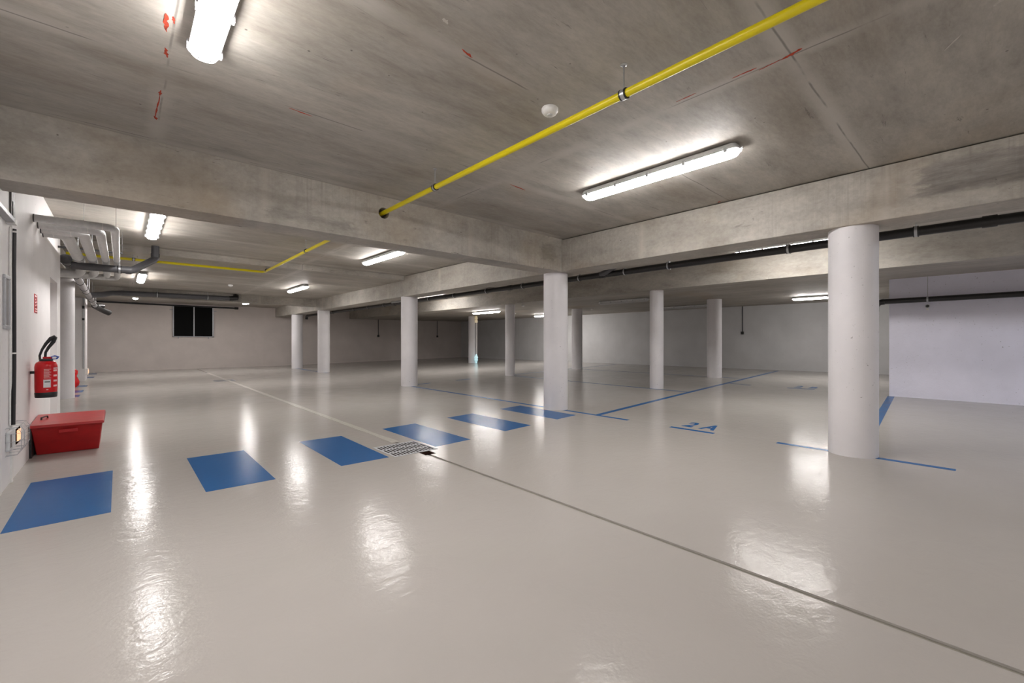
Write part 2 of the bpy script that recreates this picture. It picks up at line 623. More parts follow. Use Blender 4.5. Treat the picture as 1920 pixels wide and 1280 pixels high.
# ---- beams
def beam(x0, x1, y0, y1, z0, z1, label, mat, hole=None):
    o = MB().box(x0, x1, y0, y1, z0, z1).build('concrete_beam', M[mat], bevel=0.008)
    return tag(o, label, 'beam')


# cross beam with the round pipe hole
def beam_with_hole():
    x0, x1, y0, y1, z0, z1 = -0.67, 5.21, 4.56, 4.91, 2.24, 2.76
    hx, hz, r = 2.185, 2.565, 0.062
    mb = MB()
    n = 24
    ang = [math.pi / 4 + 2 * math.pi * i / n for i in range(n)]
    s = 0.11

    def sq(t):
        c, d = math.cos(t), math.sin(t)
        k = s / max(abs(c), abs(d))
        return c * k, d * k
    for y in (y0, y1):
        o = len(mb.v)
        for t in ang:
            mb.v.append((hx + r * math.cos(t), y, hz + r * math.sin(t)))
        for t in ang:
            c, d = sq(t)
            mb.v.append((hx + c, y, hz + d))
        for i in range(n):
            j = (i + 1) % n
            mb.f.append((o + i, o + j, o + n + j, o + n + i))
        # surrounding rectangles
        A = [(x0, z0), (hx - s, z0), (hx + s, z0), (x1, z0)]
        B = [(x0, z1), (hx - s, z1), (hx + s, z1), (x1, z1)]
        for (p, q, a_, b_) in ((x0, hx - s, z0, z1), (hx + s, x1, z0, z1), (hx - s, hx + s, z0, hz - s), (hx - s, hx + s, hz + s, z1)):
            mb.add([(p, y, a_), (q, y, a_), (q, y, b_), (p, y, b_)], [(0, 1, 2, 3)])
    rings = [[(hx + r * math.cos(t), y, hz + r * math.sin(t)) for t in ang] for y in (y0, y1)]
    mb.loft(rings, cap=False)
    mb.add([(x0, y0, z0), (x1, y0, z0), (x1, y1, z0), (x0, y1, z0)], [(0, 1, 2, 3)])
    mb.add([(x0, y0, z1), (x1, y0, z1), (x1, y1, z1), (x0, y1, z1)], [(0, 1, 2, 3)])
    mb.add([(x0, y0, z0), (x0, y1, z0), (x0, y1, z1), (x0, y0, z1)], [(0, 1, 2, 3)])
    mb.add([(x1, y0, z0), (x1, y1, z0), (x1, y1, z1), (x1, y0, z1)], [(0, 1, 2, 3)])
    return mb.build('concrete_beam', M['beamx'])


tag(beam_with_hole(), 'concrete cross beam with the yellow pipe passing through a round hole', 'beam')
beam(5.20, 5.62, -9, 22.0, 2.24, 2.74, 'long concrete beam resting on the row of thick white columns', 'beamy')
beam(-0.9, 5.21, 16.3, 16.7, 2.39, 2.70, 'distant low concrete cross beam with a dark pipe in front', 'beamx')
beam(-1.15, -0.72, 8.95, 21.95, 2.36, 2.70, 'concrete edge beam above the left wall column', 'beamy')


# ---- walls
m = MB()
x0, x1 = -0.96, -0.66
m.box(x0, x1, -9, 3.85, -0.05, 2.8)
m.box(x0, x1, 3.85, 4.86, 2.03, 2.8)
m.box(x0, x1, 4.86, 7.78, -0.05, 2.8)
m.box(x0, x1, 7.78, 8.57, 1.92, 2.8)
m.box(x0, x1, 8.57, 8.95, -0.05, 2.8)
m.box(-1.35, -1.3, 7.6, 8.75, -0.05, 2.3)          # back of the doorway recess
m.box(-1.3, -0.96, 7.6, 7.78, -0.05, 2.3)
m.box(-1.3, -0.96, 8.57, 8.75, -0.05, 2.3)
m.box(-1.3, -0.96, 7.78, 8.57, 1.92, 2.3)
m.box(-3.2, -0.96, 8.75, 8.95, -0.05, 2.8)
struct(m.build('wall_left', M['wall']))
m = MB().box(-3.2, -2.9, 8.95, 22.0, -0.05, 2.8)
m.box(-2.9, -0.78, 17.2, 18.2, -0.05, 2.7)
struct(m.build('wall_left_far', M['wall']))
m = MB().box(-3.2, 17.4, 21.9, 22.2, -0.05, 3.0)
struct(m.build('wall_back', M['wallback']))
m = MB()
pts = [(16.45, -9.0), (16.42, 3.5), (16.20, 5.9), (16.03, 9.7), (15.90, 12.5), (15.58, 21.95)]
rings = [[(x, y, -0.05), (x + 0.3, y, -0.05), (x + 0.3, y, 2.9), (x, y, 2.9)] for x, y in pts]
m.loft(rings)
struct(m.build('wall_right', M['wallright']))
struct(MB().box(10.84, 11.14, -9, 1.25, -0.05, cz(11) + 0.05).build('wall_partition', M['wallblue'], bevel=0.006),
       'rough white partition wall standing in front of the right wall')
struct(MB().box(-3.2, 17.4, -9.2, -9, -0.05, 3.0).build('wall_front', M['wall']))
struct(MB().box(-3.4, -3.2, -9.2, 22.2, -0.05, 3.0).build('wall_outer', M['wall']))

# door in the left wall, mostly outside the frame
dr = MB().box(-0.80, -0.755, 3.88, 4.83, 0.01, 2.0).build('door_1', M['door'])
struct(dr)
MB().box(-0.70, -0.655, 4.80, 4.86, 0.0, 2.03).build('door_frame', M['white'], dr)
MB().tube([(-0.755, 4.72, 1.0), (-0.70, 4.72, 1.0), (-0.70, 4.60, 1.0)], 0.009, 8).build('door_handle', M['steel'], dr, True)
struct(MB().box(-0.662, -0.648, 5.20, 5.25, 0.0, 2.24).build('trim_1', M['white']), 'thin vertical white strip beside the poster frame')

# ================================================================ columns
def column(x, y, r, label, z1=None, grp=None):
    z0 = fz(x)
    z1 = z1 if z1 else (cz(x) if x > 8.5 else 2.24)
    prof = [(r, z0 - 0.012 - (0.01 if x > 5.6 else 0)), (r, z0 + 0.05)]
    rr = random.Random(int(x * 100 + y * 10))
    k = 12
    for i in range(1, k):
        prof.append((r * (1 + (rr.random() - 0.5) * 0.004), z0 + (z1 - z0) * i / k))
    prof += [(r, z1 + 0.004)]
    o = MB().lathe(prof, (0, 0, 0), 56).build('column', M['column'], None, True)
    o.location = (x, y, 0)
    return tag(o, label, 'column', grp)


column(5.42, 0.90, 0.200, 'thick white round column nearest the camera')
column(5.36, 4.83, 0.200, 'white round column under the corner where two beams meet')
column(5.39, 9.82, 0.205, 'white round column with a long blue floor line starting at its foot')
column(5.42, 16.15, 0.205, 'fourth white round column along the long beam, left of the third')
column(5.42, 19.35, 0.210, 'farthest white round column under the long beam by the back wall')
column(9.06, 5.07, 0.150, 'slim white round column right of the corner column, under the low slab')
column(9.05, 10.08, 0.150, 'slim white round column just left of the corner column')
column(12.52, 5.22, 0.195, 'white round column in the far bay left of the hanging wall socket')
column(12.50, 10.2, 0.195, 'far white round column just right of the corner column')
column(12.45, 16.55, 0.20, 'most distant white round column with a glowing service pole beside it')
column(-0.90, 12.25, 0.20, 'white round column standing at the end of the left wall', 2.38)


# ================================================================ ceiling lights
LIGHT_L = 1.60


def make_light(lampmat, lit=True):
    """long waterproof fluorescent fitting along Y; origin at the ceiling"""
    root = thing('ceiling_light', '', 'ceiling light')
    hw, L = 0.066, LIGHT_L / 2

    def ring(z, w, l, r, n=6):
        pts = []
        for cx, cy, a0 in ((w - r, l - r, 0), (-(w - r), l - r, 90), (-(w - r), -(l - r), 180), (w - r, -(l - r), 270)):
            for i in range(n + 1):
                a = math.radians(a0 + 90 * i / n)
                pts.append((cx + r * math.cos(a), cy + r * math.sin(a), z))
        return pts
    MB().loft([ring(-0.008, hw - 0.010, L - 0.03, 0.03), ring(-0.012, hw - 0.004, L - 0.02, 0.035),
               ring(-0.046, hw + 0.004, L - 0.004, 0.04), ring(-0.058, hw + 0.004, L, 0.04),
               ring(-0.060, hw - 0.006, L - 0.01, 0.035)]).build('housing', M['plastic'], root, True)
    MB().loft([ring(-0.058, hw - 0.004, L - 0.012, 0.04), ring(-0.075, hw - 0.006, L - 0.016, 0.045),
               ring(-0.092, hw - 0.014, L - 0.028, 0.045), ring(-0.102, hw - 0.030, L - 0.05, 0.03)]
              ).build('diffuser', lampmat, root, True)
    for i in range(5):
        y = -L + 0.09 + i * (2 * L - 0.18) / 4
        for s in (-1, 1):
            x = s * (hw + 0.004)
            MB().box(min(x, x + s * 0.009), max(x, x + s * 0.009), y - 0.013, y + 0.013, -0.078, -0.040).build('clip', M['steelp'], root)
    for s in (-1, 1):
        MB().tube([(0, s * (L - 0.002), -0.052), (0, s * (L + 0.018), -0.052)], 0.011, 10).build('cable_gland', M['plastic'], root, True)
        MB().box(-0.02, 0.02, s * L * 0.6 - 0.02, s * L * 0.6 + 0.02, -0.012, 0.001).build('mounting_bracket', M['steel'], root)
        for k in (-1, 1):
            MB().lathe([(0.008, 0), (0.006, -0.004)], (k * 0.026, s * (L - 0.075), -0.1005), 10).build('screw_cap', M['steelp'], root)
    return root


protos = {'w': make_light(M['lampw']), 'c': make_light(M['lampc']), 'off': make_light(M['lampoff']), 'b': make_light(M['lampb'])}
used = set()
CZ1, CZ2, CZB = 2.75, 2.64, 2.72   # ceiling heights
lights = [
    (0.33, 2.12, CZ1, 'w', 'bright ceiling light cut by the top edge, left of the yellow pipe'),
    (3.74, 2.15, CZ1, 'w', 'largest lit ceiling light, right of the yellow pipe before the corner'),
    (0.33, 7.66, CZ1, 'w', 'lit ceiling light just behind the cross beam, right of the white pipes'),
    (3.62, 7.62, CZ1, 'w', 'lit ceiling light behind the cross beam above the long beam'),
    (0.33, 13.1, CZ2, 'w', 'small lit ceiling light just under the bent grey pipe'),
    (3.62, 12.9, CZ2, 'w', 'lit ceiling light between the two far cross beams, above the far columns'),
    (0.33, 18.6, CZ2, 'w', 'tiny lit ceiling light behind the dark pipe, left of the black hatch'),
    (3.50, 18.5, CZ2, 'w', 'tiny lit ceiling light right of the black hatch near the back wall'),
    (7.95, 2.15, CZB, 'b', 'lit ceiling light behind the black pipe beside the near column'),
    (7.9, 12.9, 2.65, 'b', 'lit ceiling light showing above the black pipe, right of the third column'),
    (10.3, 12.85, None, 'w', 'lit ceiling light over the column with the service pole'),
    (13.9, 13.0, None, 'b', 'lit ceiling light partly hidden behind the corner column'),
    (13.5, 2.75, None, 'b', 'lit ceiling light under the low slab left of the near column'),
    (10.4, 6.85, None, 'off', 'unlit ceiling light just left of the slim column'),
    (14.1, 6.85, None, 'off', 'unlit ceiling light between the slim column and the far right column'),
    (0.33, -3.4, CZ1, 'w', 'lit ceiling light behind the viewer on the left'),
    (3.74, -3.4, CZ1, 'w', 'lit ceiling light behind the viewer on the right'),
    (8.2, -3.4, CZB, 'c', 'lit ceiling light behind the viewer in the right bay'),
]
for x, y, z, k, lab in lights:
    p = protos[k]
    o = p if k not in used else copy_tree(p)
    used.add(k)
    o.location = (x, y, z if z else cz(x))
    o['label'] = lab
    o['group'] = 'fluorescent ceiling lights'


# ================================================================ pipes
def clamp(parent, c, axis, r, ztop, rod=True, rubber=True, plate=True):
    """ring clamp around a pipe with a threaded rod up to the ceiling"""
    c = Vector(c)
    a = Vector((1, 0, 0)) if axis == 'x' else Vector((0, 1, 0))
    w_ = 0.012
    cl = MB().tube([c - a * w_, c + a * w_], r + 0.007, 24).build('clamp', M['steel'], parent, True)
    if rubber:
        for s in (-1, 1):
            MB().tube([c + a * (s * (w_ + 0.0005)), c + a * (s * (w_ + 0.009))], r + 0.008, 24).build('rubber_lining', M['black'], cl, True)
    if rod:
        MB().tube([(c.x, c.y, c.z + r + 0.002), (c.x, c.y, ztop)], 0.0042, 8).build('rod', M['steel'], cl, True)
        if plate:
            MB().lathe([(0.0, 0), (0.020, 0), (0.020, -0.004), (0.008, -0.008), (0.008, -0.014)], (c.x, c.y, ztop), 14).build('ceiling_plate', M['steel'], cl, True)
    return cl


# yellow gas pipe: runs towards the far cross beam, turns left
YX, YZ = 2.19, 2.575
yp = thing('gas_pipe', 'long yellow gas pipe under the ceiling, through the cross beam and then left', 'pipe', (YX, 4.56, YZ))
pts = [(YX, -8.9, YZ), (YX, 4.0, YZ)] + [tuple(p) for p in arc((YX, 4, YZ), (YX, 10.1, YZ - 0.01), (-0.6, 10.1, YZ - 0.01), 0.10)] + [(-0.68, 10.1, YZ - 0.01)]
MB().tube(pts, 0.0235, 20).build('pipe', M['yellow'], yp, True)
for y, zt in ((-2.2, 2.75), (1.435, 2.75), (3.5, 2.75), (7.35, 2.75), (9.9, 2.64)):
    clamp(yp, (YX, y, YZ), 'y', 0.0235, zt)
for x in (0.15, ):
    clamp(yp, (x, 10.1, YZ - 0.01), 'x', 0.0235, 2.64)

# black drain pipe below the middle bay
BX, BZ = 6.2, 2.335


def bz(y):
    return 2.278


bp = thing('drain_pipe', 'long black drain pipe hanging behind the long beam', 'pipe', (BX, 4, BZ))
MB().tube([(BX, -8.9, bz(-9)), (BX, 20.6, bz(20)), ], 0.050, 20).build('pipe', M['blackpipe'], bp, True)
for y in (-2.3, 0.5, 1.67, 3.27, 4.04, 5.0, 6.5, 7.7, 9.0, 10.2, 12.9, 14.1, 15.3, 17.4):
    clamp(bp, (BX, y, bz(y)), 'y', 0.050, CZB if y < 9.75 else 2.65, plate=False)
for y in (-0.02, 4.5, 6.9, 9.4, 12.2):
    MB().tube([(BX, y - 0.05, bz(y)), (BX, y + 0.05, bz(y))], 0.058, 20).build('socket_joint', M['blackpipe'], bp, True)
MB().tube([(BX, 4.55, bz(4.5)), (BX - 0.05, 4.38, bz(4.5) + 0.03), (BX - 0.08, 4.22, bz(4.5) + 0.10)], 0.05, 18).build('branch', M['grey'], bp, True)
br = MB().tube([(BX - 0.075, 4.235, bz(4.5) + 0.09), (BX - 0.10, 4.13, bz(4.5) + 0.13)], 0.058, 18).build('branch_cap', M['grey'], bp, True)
MB().tube([(BX + 0.02, 11.6, bz(12) + 0.02), (BX - 0.02, 11.9, bz(12) + 0.05), (BX - 0.02, 12.3, bz(12) + 0.05)], 0.05, 14).build('branch', M['steelp'], bp, True)
MB().tube([(BX, 20.55, bz(20)), (BX, 20.7, bz(20) - 0.02), (BX, 20.72, bz(20) - 0.15)], 0.058, 16).build('elbow', M['blackpipe'], bp, True)

# black pipe in front of the rough wall
wp = thing('wall_pipe', 'black pipe running along the rough white partition wall', 'pipe', (10.68, 0, 1.88))
MB().tube([(10.72, -8.9, 1.93), (10.70, 1.15, 1.875), (10.70, 1.32, 1.875)], 0.048, 18).build('pipe', M['blackpipe'], wp, True)
MB().tube([(10.70, 1.30, 1.875), (10.70, 1.38, 1.86), (10.72, 1.43, 1.80), (10.76, 1.44, 1.70)], 0.056, 16).build('elbow', M['blackpipe'], wp, True)
cl = MB().tube([(10.705, 0.70, 1.877), (10.705, 0.725, 1.877)], 0.055, 20).build('clamp', M['steel'], wp, True)
MB().tube([(10.70, 0.71, 1.93), (10.70, 0.71, cz(10.7) - 0.001)], 0.004, 8).build('rod', M['steel'], cl)
MB().box(10.70, 10.838, 0.70, 0.725, 1.868, 1.886).build('wall_bracket', M['steel'], wp)
cr = MB().box(10.74, 10.838, -3.0, -2.97, 1.885, 1.915).build('wall_bracket', M['steel'], wp)
so = thing('cable_bush', 'small round metal fitting with a dark hole just under the wall pipe', 'fitting', (10.838, 0.72, 1.755))
ring = MB().tube([(10.838, 0.72, 1.76), (10.80, 0.72, 1.76)], 0.034, 20).build('ring', M['steel'], so, True)
MB().tube([(10.80, 0.72, 1.76), (10.797, 0.72, 1.76)], 0.024, 16).build('hole', M['black'], so, True)
MB().tube([(10.838, 0.72, 1.705), (10.80, 0.72, 1.705)], 0.018, 14).build('bolt', M['white'], so, True)

# bundle of white insulated pipes, a U seen from below
wy = [6.40, 6.70, 6.92, 7.10]
yend = [9.98, 9.84, 9.70, 9.56]
xt = [-0.06, -0.185, -0.330, -0.478]
rad = [0.038, 0.044, 0.052, 0.060]
labs = ['outermost white insulated pipe of the bundle on the left wall',
        'second white insulated pipe from the right of the bundle',
        'third white insulated pipe from the right of the bundle',
        'innermost white insulated pipe of the bundle, nearest the left wall']
for i in range(4):
    z = 2.356 - 0.002 * i
    t = thing('insulated_pipe', labs[i], 'pipe', (-0.66, wy[i], z), 'white insulated pipes on the left')
    A, B, B2, D, E_ = (-0.655, wy[i], z), (xt[i], wy[i], z), (xt[i], 9.27, z), (xt[i], yend[i], z - 0.165), (-1.7, yend[i], z - 0.165)
    pts = [A] + arc(A, B, B2, 0.10) + [B2] + arc(B2, D, E_, 0.10) + [E_]
    MB().tube(pts, rad[i], 20).build('insulation', M['whitepipe'], t, True)
    MB().tube([(-0.659, wy[i], z), (-0.650, wy[i], z)], rad[i] + 0.003, 20).build('end_collar', M['grey'], t, True)
    MB().tube([(xt[i] - 0.10, wy[i], z), (xt[i] - 0.092, wy[i], z)], rad[i] + 0.0015, 20).build('seam_band', M['white'], t, True)
    MB().tube([(xt[i], 8.9, z), (xt[i], 8.93, z)], rad[i] + 0.003, 20).build('clamp', M['steelp'], t, True)
    MB().tube([(xt[i], 8.915, z + rad[i]), (xt[i], 8.915, 2.75)], 0.004, 8).build('rod', M['steel'], t)
t = thing('pipe_bracket_rail', 'dark steel rail carrying the white insulated pipes', 'bracket', (-0.66, 8.6, 2.42))
MB().box(-0.66, 0.01, 8.62, 8.66, 2.42, 2.445).build('rail', M['black'], t)
for x in (-0.6, 0.0):
    MB().tube([(x, 8.64, 2.42), (x, 8.64, 2.75)], 0.0025, 8).build('rod', M['grey'], t)
MB().tube([(-0.3, 6.42, 2.395), (-0.3, 6.42, 2.75)], 0.002, 8).build('rod', M['grey'], t)
MB().tube([(-0.05, 6.55, 2.395), (-0.05, 6.55, 2.75)], 0.002, 8).build('rod', M['grey'], t)

# grey drain pipe: from the ceiling, down an offset and left into the collector
g = thing('grey_pipe', 'dark grey pipe dropping from the ceiling and bending left under the white pipes', 'pipe', (0.42, 9.5, 2.75))
GY, GZ = 9.10, 2.235
RY = 9.55
pts = [(0.42, RY, 2.66), (0.42, RY, 2.60)] + [tuple(p) for p in arc((0.42, RY, 2.75), (0.42, RY, 2.53), (0.12, GY, GZ), 0.06)] \
    + [tuple(p) for p in arc((0.42, RY, 2.53), (0.12, GY, GZ + 0.01), (-0.5, GY, GZ + 0.005), 0.06)] + [(-0.56, GY, GZ + 0.012)]
MB().tube([(0.42, RY, 2.749)] + pts, 0.055, 20).build('pipe', M['grey'], g, True)
MB().tube([(0.42, RY, 2.56), (0.42, RY, 2.62)], 0.061, 20).build('socket_joint', M['grey'], g, True)
MB().tube([(0.11, GY, GZ + 0.008), (0.04, GY, GZ + 0.008)], 0.061, 20).build('socket_joint', M['grey'], g, True)
clamp(g, (-0.03, GY, GZ + 0.008), 'x', 0.055, 2.75)

# collector along the left wall
def colz(y):
    return 2.325 - 0.0125 * (y - 9.2)


c_ = thing('collector_pipe', 'grey clamped pipe running away along the left wall above the column', 'pipe', (-0.63, 9.2, 2.3))
CX = -0.615
MB().tube([(CX, 9.18, colz(9.18)), (CX, 18.4, colz(18.4))], 0.056, 20).build('pipe', M['greyl'], c_, True)
MB().tube([(CX, 9.05, colz(9.0)), (CX, 9.17, colz(9.1))], 0.070, 24).build('end_cap', M['grey'], c_, True)
MB().tube([(-0.655, 9.10, colz(9)), (-0.80, 9.10, colz(9) + 0.0)], 0.05, 16).build('wall_stub', M['blackpipe'], c_, True)
for y in (9.35, 10.2, 11.0, 12.0, 13.2, 13.9, 15.3, 16.2, 17.4):
    z = colz(y)
    zt = 2.75 if y < 9.7 else 2.64
    k = MB().tube([(CX, y, z), (CX, y + 0.03, z)], 0.063, 22).build('clamp', M['black'], c_, True)
    MB().tube([(CX + 0.05, y + 0.015, z + 0.03), (CX + 0.05, y + 0.015, zt)], 0.0045, 8).build('rod', M['steel'], k)
pts = [(CX, 18.3, colz(18.3)), (CX + 0.06, 18.6, 2.17), (CX + 0.18, 18.85, 2.10), (CX + 0.30, 19.0, 2.04)]
MB().tube(pts, 0.085, 16).build('branch', M['blackpipe'], c_, True)
MB().tube([(CX, 18.5, colz(18.5) + 0.03), (CX + 0.16, 18.7, colz(18.7) + 0.03)], 0.075, 16).build('branch', M['blackpipe'], c_, True)

# dark pipe in front of the far beam
f_ = thing('cross_drain_pipe', 'dark horizontal pipe in front of the distant cross beam', 'pipe', (1.2, 16.1, 2.45))
pts = [(CX, 15.1, 2.28), (CX + 0.22, 15.5, 2.34), (-0.22, 15.95, 2.43), (-0.02, 16.1, 2.46), (2.55, 16.1, 2.48)]
MB().tube(pts, 0.072, 16).build('pipe', M['grey'], f_, True)
MB().tube([(2.5, 16.1, 2.48), (2.70, 16.12, 2.50), (2.72, 16.2, 2.56), (2.72, 16.29, 2.58)], 0.080, 16).build('elbow', M['blackpipe'], f_, True)
for x in (0.75, 1.95):
    clamp(f_, (x, 16.1, 2.475), 'x', 0.074, 2.64, plate=False)

# ================================================================ smoke detectors
def detector(x, y, z, r, label):
    o = MB().lathe([(0.01, 0), (r * 0.93, 0), (r, -0.006), (r, -0.022), (r * 0.93, -0.030), (r * 0.78, -0.042), (r * 0.5, -0.047), (0.004, -0.048)],
                   (0, 0, 0), 40)
    t = thing('smoke_detector', label, 'detector', (x, y, z), 'round ceiling detectors')
    o.v = [(a + x, b + y, c + z) for a, b, c in o.v]
    o.build('body', M['white'], t, True)
    MB().lathe([(r * 0.36, -0.046), (r * 0.33, -0.054), (0.003, -0.056)], (x, y, z), 24).build('sensor_lens', M['plastic'], t, True)
    return t


detector(2.215, 2.05, 2.75, 0.058, 'round white smoke detector beside the yellow pipe')
detector(2.15, 13.6, 2.64, 0.055, 'distant round white detector near the bend of the yellow pipe')
detector(9.45, 9.9, cz(9.45), 0.05, 'small detector under the low slab right of a slim column')
detector(12.2, 13.3, cz(12.2), 0.055, 'small white detector between slim column and corner column')
detector(12.75, 9.7, cz(12.75), 0.05, 'small detector beside the far column right of the corner column')

# ================================================================ grates
def grate(x0, x1, y0, y1, label, rows=3, cols=13):
    t = thing('drain_grate', label, 'drain grate', ((x0 + x1) / 2, (y0 + y1) / 2, 0))
    zt, th = 0.0030, 0.012
    # frame
    MB().box(x0, x1, y0, y0 + 0.018, -0.004, zt).box(x0, x1, y1 - 0.018, y1, -0.004, zt) \
        .box(x0, x0 + 0.018, y0 + 0.018, y1 - 0.018, -0.004, zt).box(x1 - 0.018, x1, y0 + 0.018, y1 - 0.018, -0.004, zt) \
        .build('frame', M['steelp'], t)
    a0, a1, b0, b1 = x0 + 0.018, x1 - 0.018, y0 + 0.018, y1 - 0.018
    g_ = MB()
    px, py = (a1 - a0) / cols, (b1 - b0) / rows
    sx, sy = px * 0.58, py * 0.82
    z0, z1 = 0.0005, 0.0022
    for i in range(cols + 1):
        xa = a0 + i * px - (px - sx) / 2 if i else a0
        xb = a0 + i * px + (px - sx) / 2 if i < cols else a1
        g_.box(xa, xb, b0, b1, z0, z1)
    for j in range(rows + 1):
        ya = b0 + j * py - (py - sy) / 2 if j else b0
        yb = b0 + j * py + (py - sy) / 2 if j < rows else b1
        for i in range(cols):
            g_.box(a0 + i * px + (px - sx) / 2, a0 + (i + 1) * px - (px - sx) / 2, ya, yb, z0, z1)
    g_.build('grate', M['steelp'], t)
    MB().box(a0, a1, b0, b1, -0.003, 0.0004).build('sump', M['rust'], t)
    return t


grate(1.955, 2.440, 3.845, 4.34, 'slotted metal drain grate between two blue crossing rectangles')
grate(1.93, 2.42, 14.4, 14.95, 'small distant metal drain grate on the floor joint')
mb = MB().box(2.215, 2.33, 3.71, 3.84, -0.002, 0.0012)
o = mb.build('joint_cutout', M['rust'], floor)
o['label'] = 'dark broken notch beside the drain grate'

# ================================================================ red sand box
sb = thing('sand_box', 'red sand box with a sloping lid on the floor below the extinguisher', 'sand box', (-0.4, 6.5, 0))
MB().hexa([(-0.625, 6.27, 0.001), (-0.18, 6.25, 0.001), (-0.18, 6.62, 0.001), (-0.625, 6.64, 0.001)],
          [(-0.648, 6.12, 0.292), (-0.150, 6.10, 0.292), (-0.150, 6.66, 0.325), (-0.648, 6.66, 0.325)]).build('body', M['redbox'], sb, False, 0.008)
MB().hexa([(-0.655, 6.09, 0.290), (-0.135, 6.065, 0.290), (-0.135, 6.70, 0.318), (-0.655, 6.70, 0.318)],
          [(-0.655, 6.10, 0.316), (-0.140, 6.075, 0.316), (-0.140, 6.69, 0.352), (-0.655, 6.69, 0.352)]).build('lid', M['redbox'], sb, False, 0.006)
MB().box(-0.657, -0.642, 6.14, 6.62, 0.001, 0.286).build('side_shade_panel', M['black'], sb)  # black side panel, also paints in the shadow under the lid by the wall
lz = 0.336
MB().tube([(-0.60, 6.36, lz - 0.006), (-0.60, 6.37, lz + 0.018), (-0.57, 6.47, lz + 0.022), (-0.565, 6.48, lz + 0.0)], 0.007, 8).build('lid_handle', M['black'], sb, True)
MB().box(-0.46, -0.33, 6.112, 6.118, 0.225, 0.255).build('relief_panel', M['redbox'], sb)

# ================================================================ extinguisher
ex = thing('fire_extinguisher', 'red fire extinguisher with black hose hanging on the left wall', 'fire extinguisher', (-0.545, 6.2, 0.575))
EX, EY, EZ, ER = -0.555, 6.22, 0.572, 0.079
MB().lathe([(0.02, 0.045), (ER * 0.97, 0.045), (ER * 0.985, 0.06), (ER, 0.10), (ER, 0.300), (ER * 0.97, 0.322), (ER * 0.84, 0.343), (ER * 0.6, 0.356), (ER * 0.40, 0.362), (0.030, 0.375)],
           (EX, EY, EZ), 40).build('cylinder', M['red'], ex, True)
MB().lathe([(0.02, 0), (ER * 0.93, 0), (ER * 0.98, 0.008), (ER * 1.0, 0.048), (ER * 0.98, 0.052)], (EX, EY, EZ), 40).build('base_ring', M['black'], ex, True)
MB().lathe([(0.0, 0.352), (0.046, 0.352), (0.048, 0.358), (0.048, 0.372), (0.040, 0.378), (0.0, 0.380)], (EX, EY, EZ), 24).build('valve_collar', M['black'], ex, True)
MB().box(EX - 0.022, EX + 0.045, EY - 0.014, EY + 0.014, EZ + 0.378, EZ + 0.398).build('lever', M['red'], ex, False, 0.004)
MB().tube([(EX + 0.035, EY - 0.01, EZ + 0.392), (EX + 0.06, EY - 0.01, EZ + 0.405), (EX + 0.085, EY - 0.01, EZ + 0.395), (EX + 0.075, EY - 0.01, EZ + 0.380), (EX + 0.04, EY - 0.01, EZ + 0.376)], 0.008, 10).build('grip', M['bluetag'], ex, True)
MB().box(EX + 0.045, EX + 0.068, EY - 0.026, EY - 0.02, EZ + 0.378, EZ + 0.398).build('tag', M['paper'], ex)
hz = EZ + 0.37
hose = [(EX - 0.040, EY - 0.01, hz), (EX - 0.042, EY - 0.01, hz + 0.04), (EX - 0.025, EY - 0.012, hz + 0.10), (EX + 0.00, EY - 0.015, hz + 0.155),
        (EX + 0.035, EY - 0.015, hz + 0.21), (EX + 0.055, EY - 0.015, hz + 0.225), (EX + 0.062, EY - 0.012, hz + 0.215), (EX + 0.05, EY - 0.008, hz + 0.175),
        (EX + 0.018, EY - 0.005, hz + 0.12), (EX - 0.003, EY - 0.002, hz + 0.07), (EX - 0.006, EY, hz + 0.01)]
MB().tube(hose, [0.009, 0.009, 0.010, 0.013, 0.017, 0.017, 0.017, 0.016, 0.013, 0.010, 0.010], 12).build('hose', M['black'], ex, True)


def wrap(a0, a1, z0, z1, mat, name, rr=ER + 0.0008):
    k = 10
    rings = []
    for i in range(k + 1):
        a = math.radians(a0 + (a1 - a0) * i / k)
        c, s = math.cos(a), math.sin(a)
        rings.append([(EX + (rr - 0.002) * c, EY + (rr - 0.002) * s, EZ + z0), (EX + rr * c, EY + rr * s, EZ + z0),
                      (EX + rr * c, EY + rr * s, EZ + z1), (EX + (rr - 0.002) * c, EY + (rr - 0.002) * s, EZ + z1)])
    return MB().loft(rings).build(name, mat, ex)


# angles: -Y side faces the camera
wrap(-98, -62, 0.10, 0.178, M['paper'], 'sticker')
wrap(-92, -66, 0.150, 0.160, M['black'], 'printed_line', ER + 0.0014)
for k in range(10):
    wrap(-96, -60 - (k % 3) * 5, 0.190 + k * 0.0095, 0.194 + k * 0.0095, M['print_'], 'printed_line')
for k in range(4):
    wrap(-46, -20, 0.105 + k * 0.05, 0.122 + k * 0.05, M['print_'], 'printed_line')
wrap(-46, -12, 0.282, 0.290, M['paper'], 'printed_line')
wrap(-84, -74, 0.075, 0.085, M['print_'], 'printed_line')
MB().box(-0.658, EX - ER + 0.006, EY - 0.03, EY + 0.03, EZ + 0.235, EZ + 0.26).build('wall_hook', M['black'], ex)

sg = thing('extinguisher_sign', 'small red sign on the left wall above the fire extinguisher', 'sign', (-0.659, 6.565, 1.51))
MB().box(-0.660, -0.656, 6.475, 6.655, 1.412, 1.605).build('panel', M['red'], sg)
mb = MB()
for z, a, b in ((1.585, 6.51, 6.62), (1.55, 6.52, 6.56), (1.52, 6.50, 6.57), (1.49, 6.50, 6.57), (1.53, 6.58, 6.63), (1.50, 6.58, 6.62), (1.455, 6.49, 6.64), (1.43, 6.49, 6.64)):
    mb.box(-0.6562, -0.6552, a, b, z - 0.008, z + 0.006)
mb.build('pictogram', M['print_'], sg)

